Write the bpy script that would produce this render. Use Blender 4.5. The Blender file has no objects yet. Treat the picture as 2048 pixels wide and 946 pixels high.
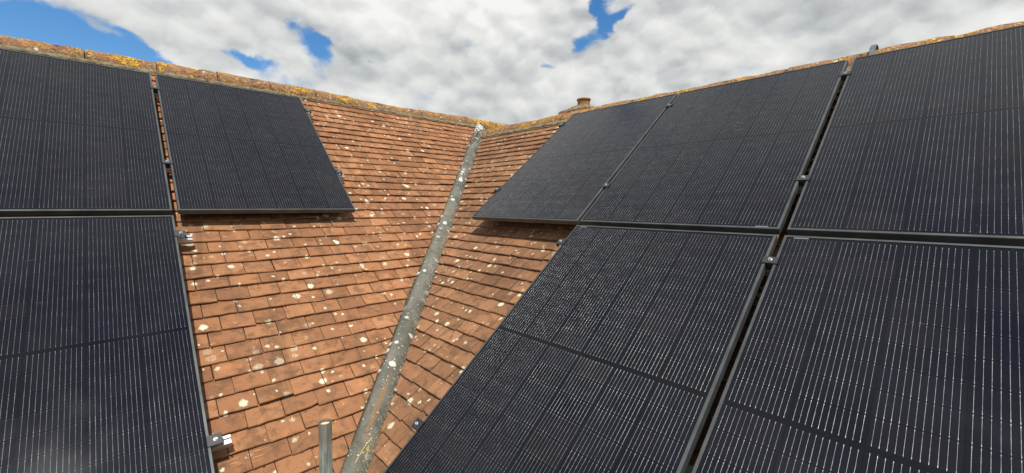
import bpy, math, random
import numpy as np
from mathutils import Vector, Matrix
random.seed(7); RS = np.random.RandomState(11)
S = bpy.context.scene
COL = S.collection

# ------------------------------------------------------------------ frames of the two roof slopes (metres)
# Origin: where the two ridges meet.  d = along the ridge away from the junction, s = down the slope, n = outwards.
dL = Vector((-0.70591, -0.70830, 0)); sL = Vector((0.53850, -0.53669, -0.64960)); nL = Vector((0.46011, -0.45856, 0.76028))
dR = Vector((0.70591, -0.70830, 0)); sR = Vector((-0.55706, -0.55518, -0.61763)); nR = Vector((-0.43747, -0.43599, 0.78647))
OFF_R = -0.04
OL = Vector((0, 0, 0)); OR = nR * OFF_R
def frame(o, x, y, z):
    m = Matrix((x, y, z)).transposed().to_4x4(); m.translation = o; return m
ML = frame(OL, -dL, -sL, nL)       # local x = -u, y = -v
MR = frame(OR, dR, -sR, nR)        # local x = +u, y = -v
bL = Vector((-sL.x, -sL.y, 0)).normalized(); bR = Vector((-sR.x, -sR.y, 0)).normalized()
TL, TR = math.radians(40.51), math.radians(38.14)
EAVE_L, EAVE_R = 4.38, 4.42
RID_R = 0.28                        # the right ridge sits this far down its plane
GROUND_Z = -8.0

# ------------------------------------------------------------------ helpers
def tag(o, label=None, cat=None, group=None, kind=None):
    if label: o['label'] = label
    if cat: o['category'] = cat
    if group: o['group'] = group
    if kind: o['kind'] = kind
    return o
def link(o, parent=None):
    COL.objects.link(o)
    if parent is not None: o.parent = parent
    return o
def mesh_obj(name, V, F, mat, parent=None, mw=None, smooth=False, mats=None, mi=None, autosmooth=None):
    me = bpy.data.meshes.new(name); me.from_pydata([tuple(v) for v in V], [], F)
    if mats:
        for m in mats: me.materials.append(m)
        if mi is not None: me.polygons.foreach_set('material_index', mi)
    elif mat: me.materials.append(mat)
    if smooth: me.polygons.foreach_set('use_smooth', [True]*len(me.polygons))
    me.validate(); me.update()
    if autosmooth is not None:
        me.polygons.foreach_set('use_smooth', [True]*len(me.polygons))
        me.set_sharp_from_angle(angle=math.radians(autosmooth))
    o = bpy.data.objects.new(name, me)
    if mw is not None: o.matrix_world = mw
    return link(o, parent)
def empty(name, mw=None):
    o = bpy.data.objects.new(name, None); o.empty_display_size = .1
    if mw is not None: o.matrix_world = mw
    return link(o)
class MB:
    """collects shapes into one mesh"""
    def __init__(s): s.V = []; s.F = []
    def add(s, V, F):
        b = len(s.V); s.V += [Vector(v) for v in V]; s.F += [tuple(i+b for i in f) for f in F]
    def box(s, x0, x1, y0, y1, z0, z1, bev=0):
        if bev <= 0:
            V = [(x,y,z) for z in (z0,z1) for y in (y0,y1) for x in (x0,x1)]
            s.add(V, [(0,2,3,1),(4,5,7,6),(0,1,5,4),(2,6,7,3),(0,4,6,2),(1,3,7,5)])
        else:
            b = bev; xs=(x0,x1); ys=(y0,y1)
            def ring(z, i): 
                return [(x0+i+0*b,y0+i+b,z),(x0+i+b,y0+i,z),(x1-i-b,y0+i,z),(x1-i,y0+i+b,z),(x1-i,y1-i-b,z),(x1-i-b,y1-i,z),(x0+i+b,y1-i,z),(x0+i,y1-i-b,z)]
            R = [ring(z0,b*.7), ring(z0+b,0), ring(z1-b,0), ring(z1,b*.7)]
            V = sum(R, []); F = [tuple(reversed(range(8))), tuple(range(24,32))]
            for k in range(3):
                for i in range(8): F.append((k*8+i, k*8+(i+1)%8, k*8+8+(i+1)%8, k*8+8+i))
            s.add(V, F)
    def cyl(s, c, axis, r0, r1, h, n=16, cap0=True, cap1=True):
        c = Vector(c); a = Vector(axis).normalized(); t = a.orthogonal().normalized(); b = a.cross(t)
        V = []
        for k,(r,z) in enumerate(((r0,0),(r1,h))):
            for i in range(n):
                w = 2*math.pi*i/n; V.append(c + a*z + t*(r*math.cos(w)) + b*(r*math.sin(w)))
        F = [(i,(i+1)%n,n+(i+1)%n,n+i) for i in range(n)]
        if cap0: F.append(tuple(reversed(range(n))))
        if cap1: F.append(tuple(range(n,2*n)))
        s.add(V, F)
    def lathe(s, c, prof, n=32):
        """prof: list of (r, z) about the z axis"""
        c = Vector(c); V = []; F = []; m = len(prof)
        for (r,z) in prof:
            for i in range(n):
                w = 2*math.pi*i/n; V.append(c + Vector((r*math.cos(w), r*math.sin(w), z)))
        for k in range(m-1):
            for i in range(n): F.append((k*n+i, k*n+(i+1)%n, (k+1)*n+(i+1)%n, (k+1)*n+i))
        s.add(V, F)
    def extrude(s, prof, x0, x1):
        """closed profile of (y, z) extruded along x"""
        n = len(prof); V = [(x0,y,z) for y,z in prof]+[(x1,y,z) for y,z in prof]
        F = [(i,(i+1)%n,n+(i+1)%n,n+i) for i in range(n)]+[tuple(reversed(range(n))), tuple(range(n,2*n))]
        s.add(V, F)
    def tube(s, pts, r, n=8):
        pts = [Vector(p) for p in pts]; V = []; F = []
        up = Vector((.13,.27,1)).normalized()
        for k,p in enumerate(pts):
            t = (pts[min(k+1,len(pts)-1)]-pts[max(k-1,0)]).normalized()
            a = t.cross(up).normalized(); b = a.cross(t)
            rr = r(k/(len(pts)-1)) if callable(r) else r
            for i in range(n):
                w = 2*math.pi*i/n; V.append(p + a*(rr*math.cos(w)) + b*(rr*math.sin(w)))
        for k in range(len(pts)-1):
            for i in range(n): F.append((k*n+i, k*n+(i+1)%n, (k+1)*n+(i+1)%n, (k+1)*n+i))
        F += [tuple(reversed(range(n))), tuple((len(pts)-1)*n+i for i in range(n))]
        s.add(V, F)
    def build(s, name, mat, parent=None, mw=None, smooth=None):
        import bmesh
        o = mesh_obj(name, s.V, s.F, mat, parent, mw)
        bm = bmesh.new(); bm.from_mesh(o.data); bmesh.ops.recalc_face_normals(bm, faces=bm.faces); bm.to_mesh(o.data); bm.free()
        if smooth is not None:
            o.data.polygons.foreach_set('use_smooth', [True]*len(o.data.polygons)); o.data.set_sharp_from_angle(angle=math.radians(smooth))
        return o

# ------------------------------------------------------------------ node helper
class NT:
    def __init__(s, nt): s.nt = nt; s.N = nt.nodes; s.L = nt.links
    def new(s, t, **kw):
        n = s.N.new(t)
        for k,v in kw.items(): setattr(n, k, v)
        return n
    def set(s, sock, v):
        if isinstance(v, bpy.types.NodeSocket): s.L.new(v, sock)
        elif v is not None:
            if hasattr(sock.default_value, '__len__') and not hasattr(v, '__len__'): v = (v,)*len(sock.default_value)
            if hasattr(v, '__len__') and len(sock.default_value) == 4 and len(v) == 3: v = (*v, 1)
            sock.default_value = v
    def m(s, op, a, b=None, c=None, clamp=False):
        n = s.new('ShaderNodeMath', operation=op, use_clamp=clamp)
        for i,v in enumerate((a,b,c)):
            if v is not None: s.set(n.inputs[i], v)
        return n.outputs[0]
    def v(s, op, a, b=None, scale=None):
        n = s.new('ShaderNodeVectorMath', operation=op)
        s.set(n.inputs[0], a)
        if b is not None: s.set(n.inputs[1], b)
        if scale is not None: s.set(n.inputs['Scale'], scale)
        return n.outputs['Value'] if op in ('LENGTH','DOT_PRODUCT','DISTANCE') else n.outputs[0]
    def noise(s, vec, scale, detail=4, rough=.5, dist=0, color=False):
        n = s.new('ShaderNodeTexNoise'); s.set(n.inputs['Vector'], vec); n.inputs['Scale'].default_value = scale
        n.inputs['Detail'].default_value = detail; n.inputs['Roughness'].default_value = rough; n.inputs['Distortion'].default_value = dist
        return n.outputs['Color' if color else 'Fac']
    def voro(s, vec, scale, feature='F1', rnd=1.):
        n = s.new('ShaderNodeTexVoronoi', feature=feature); s.set(n.inputs['Vector'], vec); n.inputs['Scale'].default_value = scale
        n.inputs['Randomness'].default_value = rnd
        return n
    def mix(s, f, a, b, blend='MIX'):
        n = s.new('ShaderNodeMix', data_type='RGBA', blend_type=blend); s.set(n.inputs[0], f); s.set(n.inputs[6], a); s.set(n.inputs[7], b)
        return n.outputs[2]
    def ramp(s, f, stops):
        n = s.new('ShaderNodeValToRGB'); s.set(n.inputs[0], f); e = n.color_ramp.elements
        while len(e) < len(stops): e.new(.5)
        for i,(p,c) in enumerate(stops): e[i].position = p; e[i].color = (*c,1) if len(c) == 3 else c
        return n.outputs[0]
    def step(s, x, a, b):
        n = s.new('ShaderNodeMapRange', interpolation_type='SMOOTHSTEP'); s.set(n.inputs[0], x); s.set(n.inputs[1], a); s.set(n.inputs[2], b)
        return n.outputs[0]
    def sep(s, v):
        n = s.new('ShaderNodeSeparateXYZ'); s.set(n.inputs[0], v); return n.outputs
    def comb(s, x, y, z):
        n = s.new('ShaderNodeCombineXYZ'); s.set(n.inputs[0], x); s.set(n.inputs[1], y); s.set(n.inputs[2], z); return n.outputs[0]
    def mapping(s, v, rot=(0,0,0), scale=(1,1,1), loc=(0,0,0)):
        n = s.new('ShaderNodeMapping'); s.set(n.inputs[0], v); n.inputs[1].default_value = loc; n.inputs[2].default_value = rot; n.inputs[3].default_value = scale
        return n.outputs[0]
def material(name):
    m = bpy.data.materials.new(name); m.use_nodes = True
    t = NT(m.node_tree); b = t.N['Principled BSDF']
    return m, t, b
def obj_co(t): return t.new('ShaderNodeTexCoord').outputs['Object']
def bump(t, b, h, strength=.5, dist=.01):
    n = t.new('ShaderNodeBump'); n.inputs['Strength'].default_value = strength; n.inputs['Distance'].default_value = dist
    t.set(n.inputs['Height'], h); t.L.new(n.outputs[0], b.inputs['Normal'])

def lichen_spots(t, co, scale, r_lo, r_k, cut, seed, wob=.010, nscale=45, solid=False):
    """round crusty patches: returns a 0..1 mask and the id of the patch"""
    nz = t.noise(co, nscale, 3, .6, color=True)
    c2 = t.v('ADD', co, t.v('SCALE', t.v('SUBTRACT', nz, (.5,.5,.5)), scale=wob*2))
    sx = t.sep(c2); flat = t.comb(t.m('ADD', sx[0], seed), t.m('ADD', sx[1], seed*.7), sx[2] if solid else 0.0)
    vo = t.voro(flat, scale); col = t.sep(vo.outputs['Color'])
    rad = t.m('MULTIPLY_ADD', t.m('MAXIMUM', t.m('SUBTRACT', col[0], cut), 0.0), r_k, t.m('MULTIPLY', t.m('GREATER_THAN', col[0], cut), r_lo))
    d = vo.outputs['Distance']
    br = t.noise(co, nscale*5, 3, .7)
    d = t.m('ADD', d, t.m('MULTIPLY', t.m('SUBTRACT', br, .5), .32))
    mask = t.step(t.m('SUBTRACT', rad, d), 0.0, .035)
    return mask, col[1]

# ------------------------------------------------------------------ materials
def mat_tiles(name, tint, lich):
    m, t, b = material(name); co = obj_co(t)
    ri = t.new('ShaderNodeNewGeometry').outputs['Random Per Island']
    base = t.ramp(ri, [(0,(.200,.097,.052)),(.25,(.236,.115,.061)),(.6,(.266,.129,.067)),(.85,(.292,.142,.074)),(1,(.335,.165,.088))])
    r2 = t.m('FRACT', t.m('MULTIPLY', ri, 37.3)); r3 = t.m('FRACT', t.m('MULTIPLY', ri, 91.7))
    off = t.v('ADD', co, t.comb(t.m('MULTIPLY', ri, 17.0), t.m('MULTIPLY', r2, 9.0), 0.0))   # every tile its own pattern
    mot = t.noise(off, 14, 5, .62, .4)
    base = t.mix(t.m('MULTIPLY', t.step(mot, .45, .68), .70), base, (.105,.058,.034))
    warm = t.noise(off, 9, 3, .5)
    base = t.mix(t.m('MULTIPLY', t.step(warm, .56, .74), t.m('MULTIPLY', r3, .75)), base, (.44,.195,.092))
    # scrapes and finger marks, on some tiles only
    st = t.noise(t.mapping(off, rot=(0,0,.75), scale=(7,95,1)), 1.6, 3, .6, .3)
    where = t.step(t.noise(off, 6, 2, .5), .50, .62)
    scr = t.m('MULTIPLY', t.m('MULTIPLY', t.step(st, .55, .66), where), t.m('MULTIPLY', t.m('GREATER_THAN', r2, .45), .7))
    base = t.mix(scr, base, (.50,.27,.145))
    gr = t.noise(co, 420, 3, .7)
    base = t.mix(t.m('MULTIPLY', t.step(gr, .55, .70), .45), base, (.07,.042,.028))
    pit = t.voro(co, 75); pm = t.m('MULTIPLY', t.step(pit.outputs['Distance'], .24, .12), t.m('GREATER_THAN', t.sep(pit.outputs['Color'])[0], .70))
    base = t.mix(t.m('MULTIPLY', pm, .8), base, (.055,.035,.025))
    big = t.noise(co, 1.3, 4, .6)
    base = t.mix(t.m('MULTIPLY', t.step(big, .45, .68), .6), base, t.mix(1.0, base, (.62,.62,.66), 'MULTIPLY'))
    run = t.noise(t.mapping(co, scale=(9,1.1,1)), 1.0, 5, .6, .3)
    base = t.mix(t.m('MULTIPLY', t.step(run, .54, .70), .42), base, (.085,.055,.038))
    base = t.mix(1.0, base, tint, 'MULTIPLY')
    # pale lichen
    dens = t.step(t.noise(co, 1.3, 2, .5), .22, .50)
    m1, i1 = lichen_spots(t, co, 10, .10, .26, .42, 3.1, .015, 42)
    m2, i2 = lichen_spots(t, co, 21, .12, .44, .64, 8.4, .011, 70)
    m3, i3 = lichen_spots(t, co, 10, .08, .46, .62, 21.3, .016, 36)
    br = t.noise(co, 160, 4, .7)
    lc = t.mix(i1, (.72,.66,.47), (.58,.53,.38))
    lc = t.mix(t.m('MULTIPLY', t.step(br, .52, .68), .5), lc, (.42,.33,.22))
    c = t.mix(t.m('MULTIPLY', m3, t.m('MULTIPLY', t.step(br, .40, .54), .55*lich)), base, (.55,.44,.30))
    c = t.mix(t.m('MULTIPLY', t.m('MULTIPLY', m1, dens), .95*lich), c, lc)
    c = t.mix(t.m('MULTIPLY', m2, t.m('MULTIPLY', t.m('ADD', dens, .3, clamp=True), .85*lich)), c, lc)
    t.set(b.inputs['Base Color'], c); b.inputs['Roughness'].default_value = .88; b.inputs['Specular IOR Level'].default_value = .25
    h = t.m('ADD', t.m('MULTIPLY', gr, .35), t.m('ADD', t.m('MULTIPLY', t.noise(off, 60, 4, .6), .8), t.m('MULTIPLY', m1, .35)))
    bump(t, b, h, .55, .004)
    return m
M_TILE_L = mat_tiles('clay_tile_sunlit', (1.22,1.16,1.02), 1.0)  # left slope faces the sun more: that brightness is put into the tint
M_TILE_R = mat_tiles('clay_tile_less_lit', (1.04,1.06,.99), 1.0)  # same clay, tinted duller to stand for weaker sun on the right slope

def mat_ridge(name, yellow):
    m, t, b = material(name); co = obj_co(t)
    n1 = t.noise(co, 9, 6, .65, .5); n2 = t.noise(t.v('ADD', co, (7,3,1)), 24, 5, .7, .3); n3 = t.noise(co, 120, 4, .7)
    c = t.ramp(n1, [(.28,(.045,.033,.022)),(.42,(.135,.080,.044)),(.52,(.30,.145,.068)),(.60,(.17,.115,.065)),(.76,(.36,.23,.125))])
    c = t.mix(t.m('MULTIPLY', t.step(n2, .54, .64), .75), c, (.40,.20,.105))
    c = t.mix(t.m('MULTIPLY', t.step(n2, .44, .34), .7), c, (.052,.040,.028))
    c = t.mix(t.m('MULTIPLY', t.step(n3, .56, .66), .5), c, (.06,.05,.035))
    o1 = t.noise(t.v('ADD', co, t.comb(t.m('MULTIPLY', t.new('ShaderNodeObjectInfo').outputs['Random'], 9.0), 9.0, 4.0)), 6.5, 4, .6, .8); o2 = t.noise(co, 70, 3, .7)
    lo = .42 if yellow else .555
    om = t.m('MULTIPLY', t.step(o1, lo, lo+.035), t.step(o2, .36, .52))
    c = t.mix(om, c, t.mix(t.step(o2, .45, .62), (.42,.20,.02), (.72,.42,.045)))
    o3 = t.noise(t.v('ADD', co, (4,2,8)), 38, 4, .68, .3); o4 = t.noise(co, 11, 3, .5)
    c = t.mix(t.m('MULTIPLY', t.m('MULTIPLY', t.step(o3, .53, .60), t.step(o4, .40, .58)), .85), c, (.52,.27,.075))
    c = t.mix(t.m('MULTIPLY', t.step(t.noise(t.v('ADD', co, (2,8,1)), 62, 3, .65), .60, .66), .8), c, (.50,.45,.33))
    m1, i1 = lichen_spots(t, t.v('ADD', co, t.comb(t.m('MULTIPLY', t.new('ShaderNodeObjectInfo').outputs['Random'], 5.0), 0.0, 0.0)), 19, .12, .42, .60, 5.5, .012, 60, True)
    c = t.mix(t.m('MULTIPLY', m1, .9), c, t.mix(i1, (.68,.62,.48), (.52,.46,.34)))
    t.set(b.inputs['Base Color'], c); b.inputs['Roughness'].default_value = .92; b.inputs['Specular IOR Level'].default_value = .2
    bump(t, b, t.m('ADD', t.m('MULTIPLY', n3, .4), t.m('ADD', n2, t.m('MULTIPLY', om, .6))), .9, .010)
    return m
M_RIDGE = mat_ridge('weathered_ridge_clay', False); M_RIDGE_Y = mat_ridge('lichen_covered_ridge_clay', True)

def mat_noise(name, stops, scale, rough=.9, bmp=.6, bd=.006, bscale=80, spec=.3, metal=0, detail=6):
    m, t, b = material(name); co = obj_co(t)
    c = t.ramp(t.noise(co, scale, detail, .62, .3), stops); t.set(b.inputs['Base Color'], c)
    b.inputs['Roughness'].default_value = rough; b.inputs['Specular IOR Level'].default_value = spec; b.inputs['Metallic'].default_value = metal
    if bmp: bump(t, b, t.noise(co, bscale, 4, .65), bmp, bd)
    return m
M_MORTAR = mat_noise('mossy_mortar', [(.30,(.070,.062,.040)),(.45,(.17,.15,.095)),(.55,(.25,.215,.135)),(.68,(.13,.125,.070)),(.8,(.36,.32,.23))], 16, bmp=.9, bd=.012, bscale=55)
M_MOSS = mat_noise('dark_moss', [(.3,(.018,.016,.008)),(.5,(.05,.045,.018)),(.62,(.09,.07,.03)),(.8,(.17,.13,.06))], 40, bmp=.9, bd=.01, bscale=120)
M_YMOSS = mat_noise('yellow_lichen', [(.3,(.16,.10,.02)),(.45,(.45,.26,.03)),(.6,(.66,.42,.06)),(.8,(.55,.42,.15))], 60, bmp=.8, bd=.006, bscale=160)
M_STALK = mat_noise('dry_stalk', [(.3,(.42,.27,.08)),(.6,(.66,.46,.17)),(.8,(.7,.58,.32))], 50, bmp=.3)
M_SUB = mat_noise('dark_underlay', [(.3,(.030,.018,.012)),(.7,(.07,.04,.025))], 20)
M_FLAUNCH = mat_noise('mossy_flaunching', [(.3,(.060,.058,.025)),(.48,(.15,.13,.05)),(.6,(.27,.22,.12)),(.75,(.36,.27,.15))], 13, bmp=1, bd=.02, bscale=30)
M_POT = mat_noise('terracotta_pot', [(.3,(.20,.085,.035)),(.55,(.34,.15,.065)),(.75,(.40,.20,.10))], 9, rough=.8, bmp=.3)
M_LEAD = mat_noise('pale_lead', [(.3,(.13,.13,.115)),(.5,(.25,.25,.225)),(.60,(.60,.60,.56)),(.75,(.24,.235,.20))], 14, rough=.6, bmp=.5)
M_RUBBER = mat_noise('black_cable_sheath', [(.3,(.012,.012,.013)),(.7,(.035,.035,.036))], 60, rough=.5, bmp=0)
M_CONDUIT = mat_noise('grey_strap', [(.3,(.09,.10,.10)),(.7,(.19,.205,.20))], 30, rough=.5, bmp=.2, metal=.2)
M_GUTTER = mat_noise('black_gutter', [(.3,(.02,.02,.02)),(.7,(.05,.05,.05))], 20, rough=.45, bmp=0)
M_GRASS = mat_noise('grass', [(.3,(.03,.055,.015)),(.7,(.075,.11,.035))], 1.2, bmp=.8, bd=.05, bscale=30)

def mat_brick():
    m, t, b = material('red_brick')
    co = t.new('ShaderNodeTexCoord').outputs['Object']; s = t.sep(co)
    n = t.new('ShaderNodeTexBrick'); t.set(n.inputs['Vector'], t.comb(t.m('ADD', s[0], s[1]), s[2], 0.0)); n.inputs['Scale'].default_value = 1
    n.inputs['Brick Width'].default_value = .225; n.inputs['Row Height'].default_value = .075; n.inputs['Mortar Size'].default_value = .006
    n.inputs['Color1'].default_value = (.24,.10,.06,1); n.inputs['Color2'].default_value = (.33,.15,.09,1); n.inputs['Mortar'].default_value = (.38,.34,.28,1)
    c = t.mix(t.m('MULTIPLY', t.noise(co, 12, 5, .6), .5), n.outputs[0], (.14,.08,.05)); t.set(b.inputs['Base Color'], c); b.inputs['Roughness'].default_value = .9
    bump(t, b, t.m('SUBTRACT', t.noise(co, 80, 4, .6), t.m('MULTIPLY', n.outputs['Fac'], 1.5)), .5, .006)
    return m
M_BRICK = mat_brick()

def mat_valley():
    m, t, b = material('valley_lining'); co = obj_co(t)      # x across, y along the valley
    n1 = t.noise(co, 5, 6, .62, .3); n2 = t.noise(co, 90, 5, .7); n3 = t.noise(t.mapping(co, scale=(24,1.1,1)), 1.0, 4, .6, .2)
    c = t.ramp(n1, [(.3,(.075,.072,.053)),(.5,(.145,.142,.113)),(.7,(.225,.218,.175))])
    c = t.mix(t.m('MULTIPLY', t.step(n2, .53, .66), .55), c, (.085,.085,.068))
    c = t.mix(t.m('MULTIPLY', t.step(n2, .43, .34), .4), c, (.33,.33,.29))
    sx = t.sep(co)
    rust = t.m('MULTIPLY', t.step(n3, .56, .63), t.step(t.noise(co, 3.0, 3, .5), .47, .58))
    c = t.mix(t.m('MULTIPLY', rust, .75), c, (.32,.17,.075))
    shade_x = t.m('MULTIPLY', sx[0], -1.0)
    c = t.mix(t.m('MULTIPLY', t.step(t.m('ADD', shade_x, t.m('MULTIPLY', t.m('SUBTRACT', n1, .5), .06)), .068, .090), .88), c, (.050,.045,.024))  # shade of the rounded left flank, painted dark into the capping colour
    cr = t.m('MULTIPLY', t.step(t.m('ADD', sx[0], t.m('MULTIPLY', t.m('SUBTRACT', n1, .5), .06)), .004, .026), t.step(n2, .47, .56))
    c = t.mix(t.m('MULTIPLY', cr, .75), c, (.56,.51,.36))
    mid = t.step(t.noise(co, 1.4, 2, .5), .40, .52)
    m1, i1 = lichen_spots(t, co, 17, .16, .50, .42, 2.2, .010, 60)
    m2, i2 = lichen_spots(t, co, 62, .12, .42, .60, 6.7, .004, 120)
    c = t.mix(t.m('MULTIPLY', t.m('MULTIPLY', m1, mid), .95), c, (.72,.70,.60))
    c = t.mix(t.m('MULTIPLY', m2, .9), c, (.68,.66,.56))
    t.set(b.inputs['Base Color'], c); b.inputs['Roughness'].default_value = .82; b.inputs['Specular IOR Level'].default_value = .3
    bump(t, b, t.m('ADD', t.m('ADD', n2, t.m('MULTIPLY', n1, 2.0)), t.m('MULTIPLY', t.m('ADD', m1, cr), .6)), .9, .010)
    return m
M_VALLEY = mat_valley()

PW, PL, PT = 1.134, 1.738, .035         # panel size
def mat_cells():
    m, t, b = material('solar_cells_under_glass'); co = obj_co(t); s = t.sep(co); x, y = s[0], s[1]
    pitch = .1845
    cxn = t.m('DIVIDE', t.m('ADD', x, pitch*3), pitch); cl = t.m('FLOOR', cxn); xc = t.m('MULTIPLY', t.m('FRACT', cxn), pitch)
    incol = t.m('MULTIPLY', t.m('GREATER_THAN', cxn, 0.0), t.m('LESS_THAN', cxn, 6.0))
    sp = pitch/11.5
    q = t.m('DIVIDE', t.m('SUBTRACT', xc, .75*sp), sp); qr = t.m('ROUND', q)
    dq = t.m('MULTIPLY', t.m('ABSOLUTE', t.m('SUBTRACT', q, qr)), sp)
    inw = t.m('MULTIPLY', t.m('GREATER_THAN', q, -.4), t.m('LESS_THAN', q, 10.4))
    ay = t.m('ABSOLUTE', y); rp = .0930
    yr = t.m('DIVIDE', t.m('SUBTRACT', ay, .0085), rp); yf = t.m('FRACT', yr); row = t.m('FLOOR', yr)
    inrow = t.m('MULTIPLY', t.m('GREATER_THAN', yr, 0.0), t.m('LESS_THAN', yr, 9.0))
    # solder ends of every wire and small pads along it
    e = t.m('ABSOLUTE', t.m('SUBTRACT', yf, .5))
    endpad = t.m('MULTIPLY', t.step(e, .405, .43), t.step(e, .475, .46))
    pf = t.m('ABSOLUTE', t.m('SUBTRACT', t.m('FRACT', t.m('MULTIPLY', yf, 5.0)), .5))
    pad = t.step(pf, .12, .06)
    wid = t.m('ADD', .00046, t.m('ADD', t.m('MULTIPLY', endpad, .00060), t.m('MULTIPLY', pad, .00010)))
    wire = t.m('MULTIPLY', t.m('LESS_THAN', dq, wid), t.m('MULTIPLY', inw, t.m('MULTIPLY', incol, inrow)))
    rgap = t.m('MULTIPLY', t.m('GREATER_THAN', e, .484), inrow)
    wire = t.m('MULTIPLY', wire, t.m('SUBTRACT', 1.0, t.m('MULTIPLY', t.m('GREATER_THAN', e, .478), .85)))
    colgap = t.m('GREATER_THAN', t.m('ABSOLUTE', t.m('SUBTRACT', t.m('FRACT', cxn), .5)), .491)
    info = t.new('ShaderNodeObjectInfo').outputs['Random']
    sy = t.m('MULTIPLY', t.m('SIGN', y), t.m('ADD', row, 1.0))
    wn = t.new('ShaderNodeTexWhiteNoise', noise_dimensions='3D'); t.set(wn.inputs['Vector'], t.comb(cl, sy, t.m('MULTIPLY', info, 50.0)))
    rnd = wn.outputs['Value']
    cell = t.ramp(rnd, [(0,(.0040,.0046,.0088)),(.5,(.0050,.0056,.0104)),(.8,(.0064,.0065,.0122)),(1,(.0088,.0080,.0115))])
    fine = t.noise(t.mapping(co, scale=(1,650,1)), 1.0, 1, .5)
    cell = t.mix(t.m('MULTIPLY', t.step(fine, .45, .6), .25), cell, (.012,.012,.016))
    c = t.mix(t.m('MAXIMUM', t.m('MULTIPLY', rgap, .8), t.m('MULTIPLY', colgap, .8)), cell, (.0040,.0042,.0055))
    outside = t.m('SUBTRACT', 1.0, t.m('MULTIPLY', incol, inrow))
    c = t.mix(outside, c, (.0055,.0058,.0078))
    wv = t.noise(co, 16, 4, .6); wb = t.noise(co, 210, 2, .6)
    wcol = t.mix(t.step(t.m('ADD', t.m('MULTIPLY', wv, .7), t.m('MULTIPLY', wb, .18)), .30, .62), (.16,.165,.17), (.46,.46,.455))
    wcol = t.mix(t.m('MULTIPLY', rnd, .40), wcol, (.12,.12,.125))
    c = t.mix(wire, c, wcol)
    # dust: thin film, smears and dried drops
    oc = t.v('ADD', co, t.comb(t.m('MULTIPLY', info, 31.0), t.m('MULTIPLY', info, 17.0), 0.0))
    d1 = t.noise(oc, 2.4, 5, .62, .6); d2 = t.noise(t.mapping(oc, rot=(0,0,.6), scale=(3,11,1)), 2.2, 5, .7, 1.2); d3 = t.noise(oc, 60, 4, .7)
    film = t.m('MULTIPLY', t.step(d1, .42, .75), .006)
    smear = t.m('MULTIPLY', t.m('MULTIPLY', t.step(d2, .66, .80), t.step(d3, .42, .62)), .42)
    sp_, si_ = lichen_spots(t, oc, 7.5, .03, .16, .90, 1.3, .02, 30)
    smear = t.m('ADD', smear, t.m('MULTIPLY', t.m('MULTIPLY', sp_, t.step(d3, .50, .62)), .12))
    c = t.mix(t.m('ADD', film, smear, clamp=True), c, (.36,.38,.42))
    t.set(b.inputs['Base Color'], c)
    rough = t.m('ADD', .13, t.m('MULTIPLY', t.step(d1, .35, .7), .10))
    t.set(b.inputs['Roughness'], t.m('ADD', rough, t.m('MULTIPLY', wire, .24)))
    t.set(b.inputs['Metallic'], t.m('MULTIPLY', wire, .9))
    side = t.m('MULTIPLY', t.m('DIVIDE', t.m('MULTIPLY', t.m('SUBTRACT', q, qr), sp), wid), t.m('MULTIPLY', wire, 1.3))
    tw = t.new('ShaderNodeVectorTransform', vector_type='NORMAL', convert_from='OBJECT', convert_to='WORLD'); t.set(tw.inputs[0], t.comb(side, 0.0, 1.0))
    t.L.new(t.v('NORMALIZE', tw.outputs[0]), b.inputs['Normal'])
    b.inputs['IOR'].default_value = 1.38; b.inputs['Specular IOR Level'].default_value = .36
    return m
M_CELLS = mat_cells()
def mat_frame():
    m, t, b = material('black_anodised_frame'); co = obj_co(t)
    n = t.noise(co, 7, 4, .6); c = t.ramp(n, [(.3,(.055,.060,.060)),(.7,(.105,.112,.110))]); t.set(b.inputs['Base Color'], c)
    b.inputs['Metallic'].default_value = .35; t.set(b.inputs['Roughness'], t.m('ADD', .30, t.m('MULTIPLY', n, .2)))
    return m
M_FRAME = mat_frame()
M_BACK = mat_noise('backsheet', [(.3,(.01,.01,.012)),(.7,(.018,.018,.02))], 5, rough=.5, bmp=0)
def mat_alu(name, base, rough, metal=.9):
    m, t, b = material(name); co = obj_co(t)
    n = t.noise(t.mapping(co, scale=(3,90,90)), 1.0, 4, .6)
    t.set(b.inputs['Base Color'], t.mix(n, tuple(k*.8 for k in base), base)); b.inputs['Metallic'].default_value = metal
    t.set(b.inputs['Roughness'], t.m('ADD', rough, t.m('MULTIPLY', n, .15))); return m
M_ALU = mat_alu('mill_aluminium', (.66,.66,.65), .34, .75)
M_BOLT = mat_alu('stainless_bolt', (.82,.82,.80), .22, .8)
M_CLAMP = mat_alu('black_clamp', (.030,.032,.034), .45, .0)
M_LABEL = mat_noise('paper_label', [(.3,(.11,.115,.12)),(.7,(.22,.225,.23))], 400, rough=.4, bmp=0)
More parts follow.
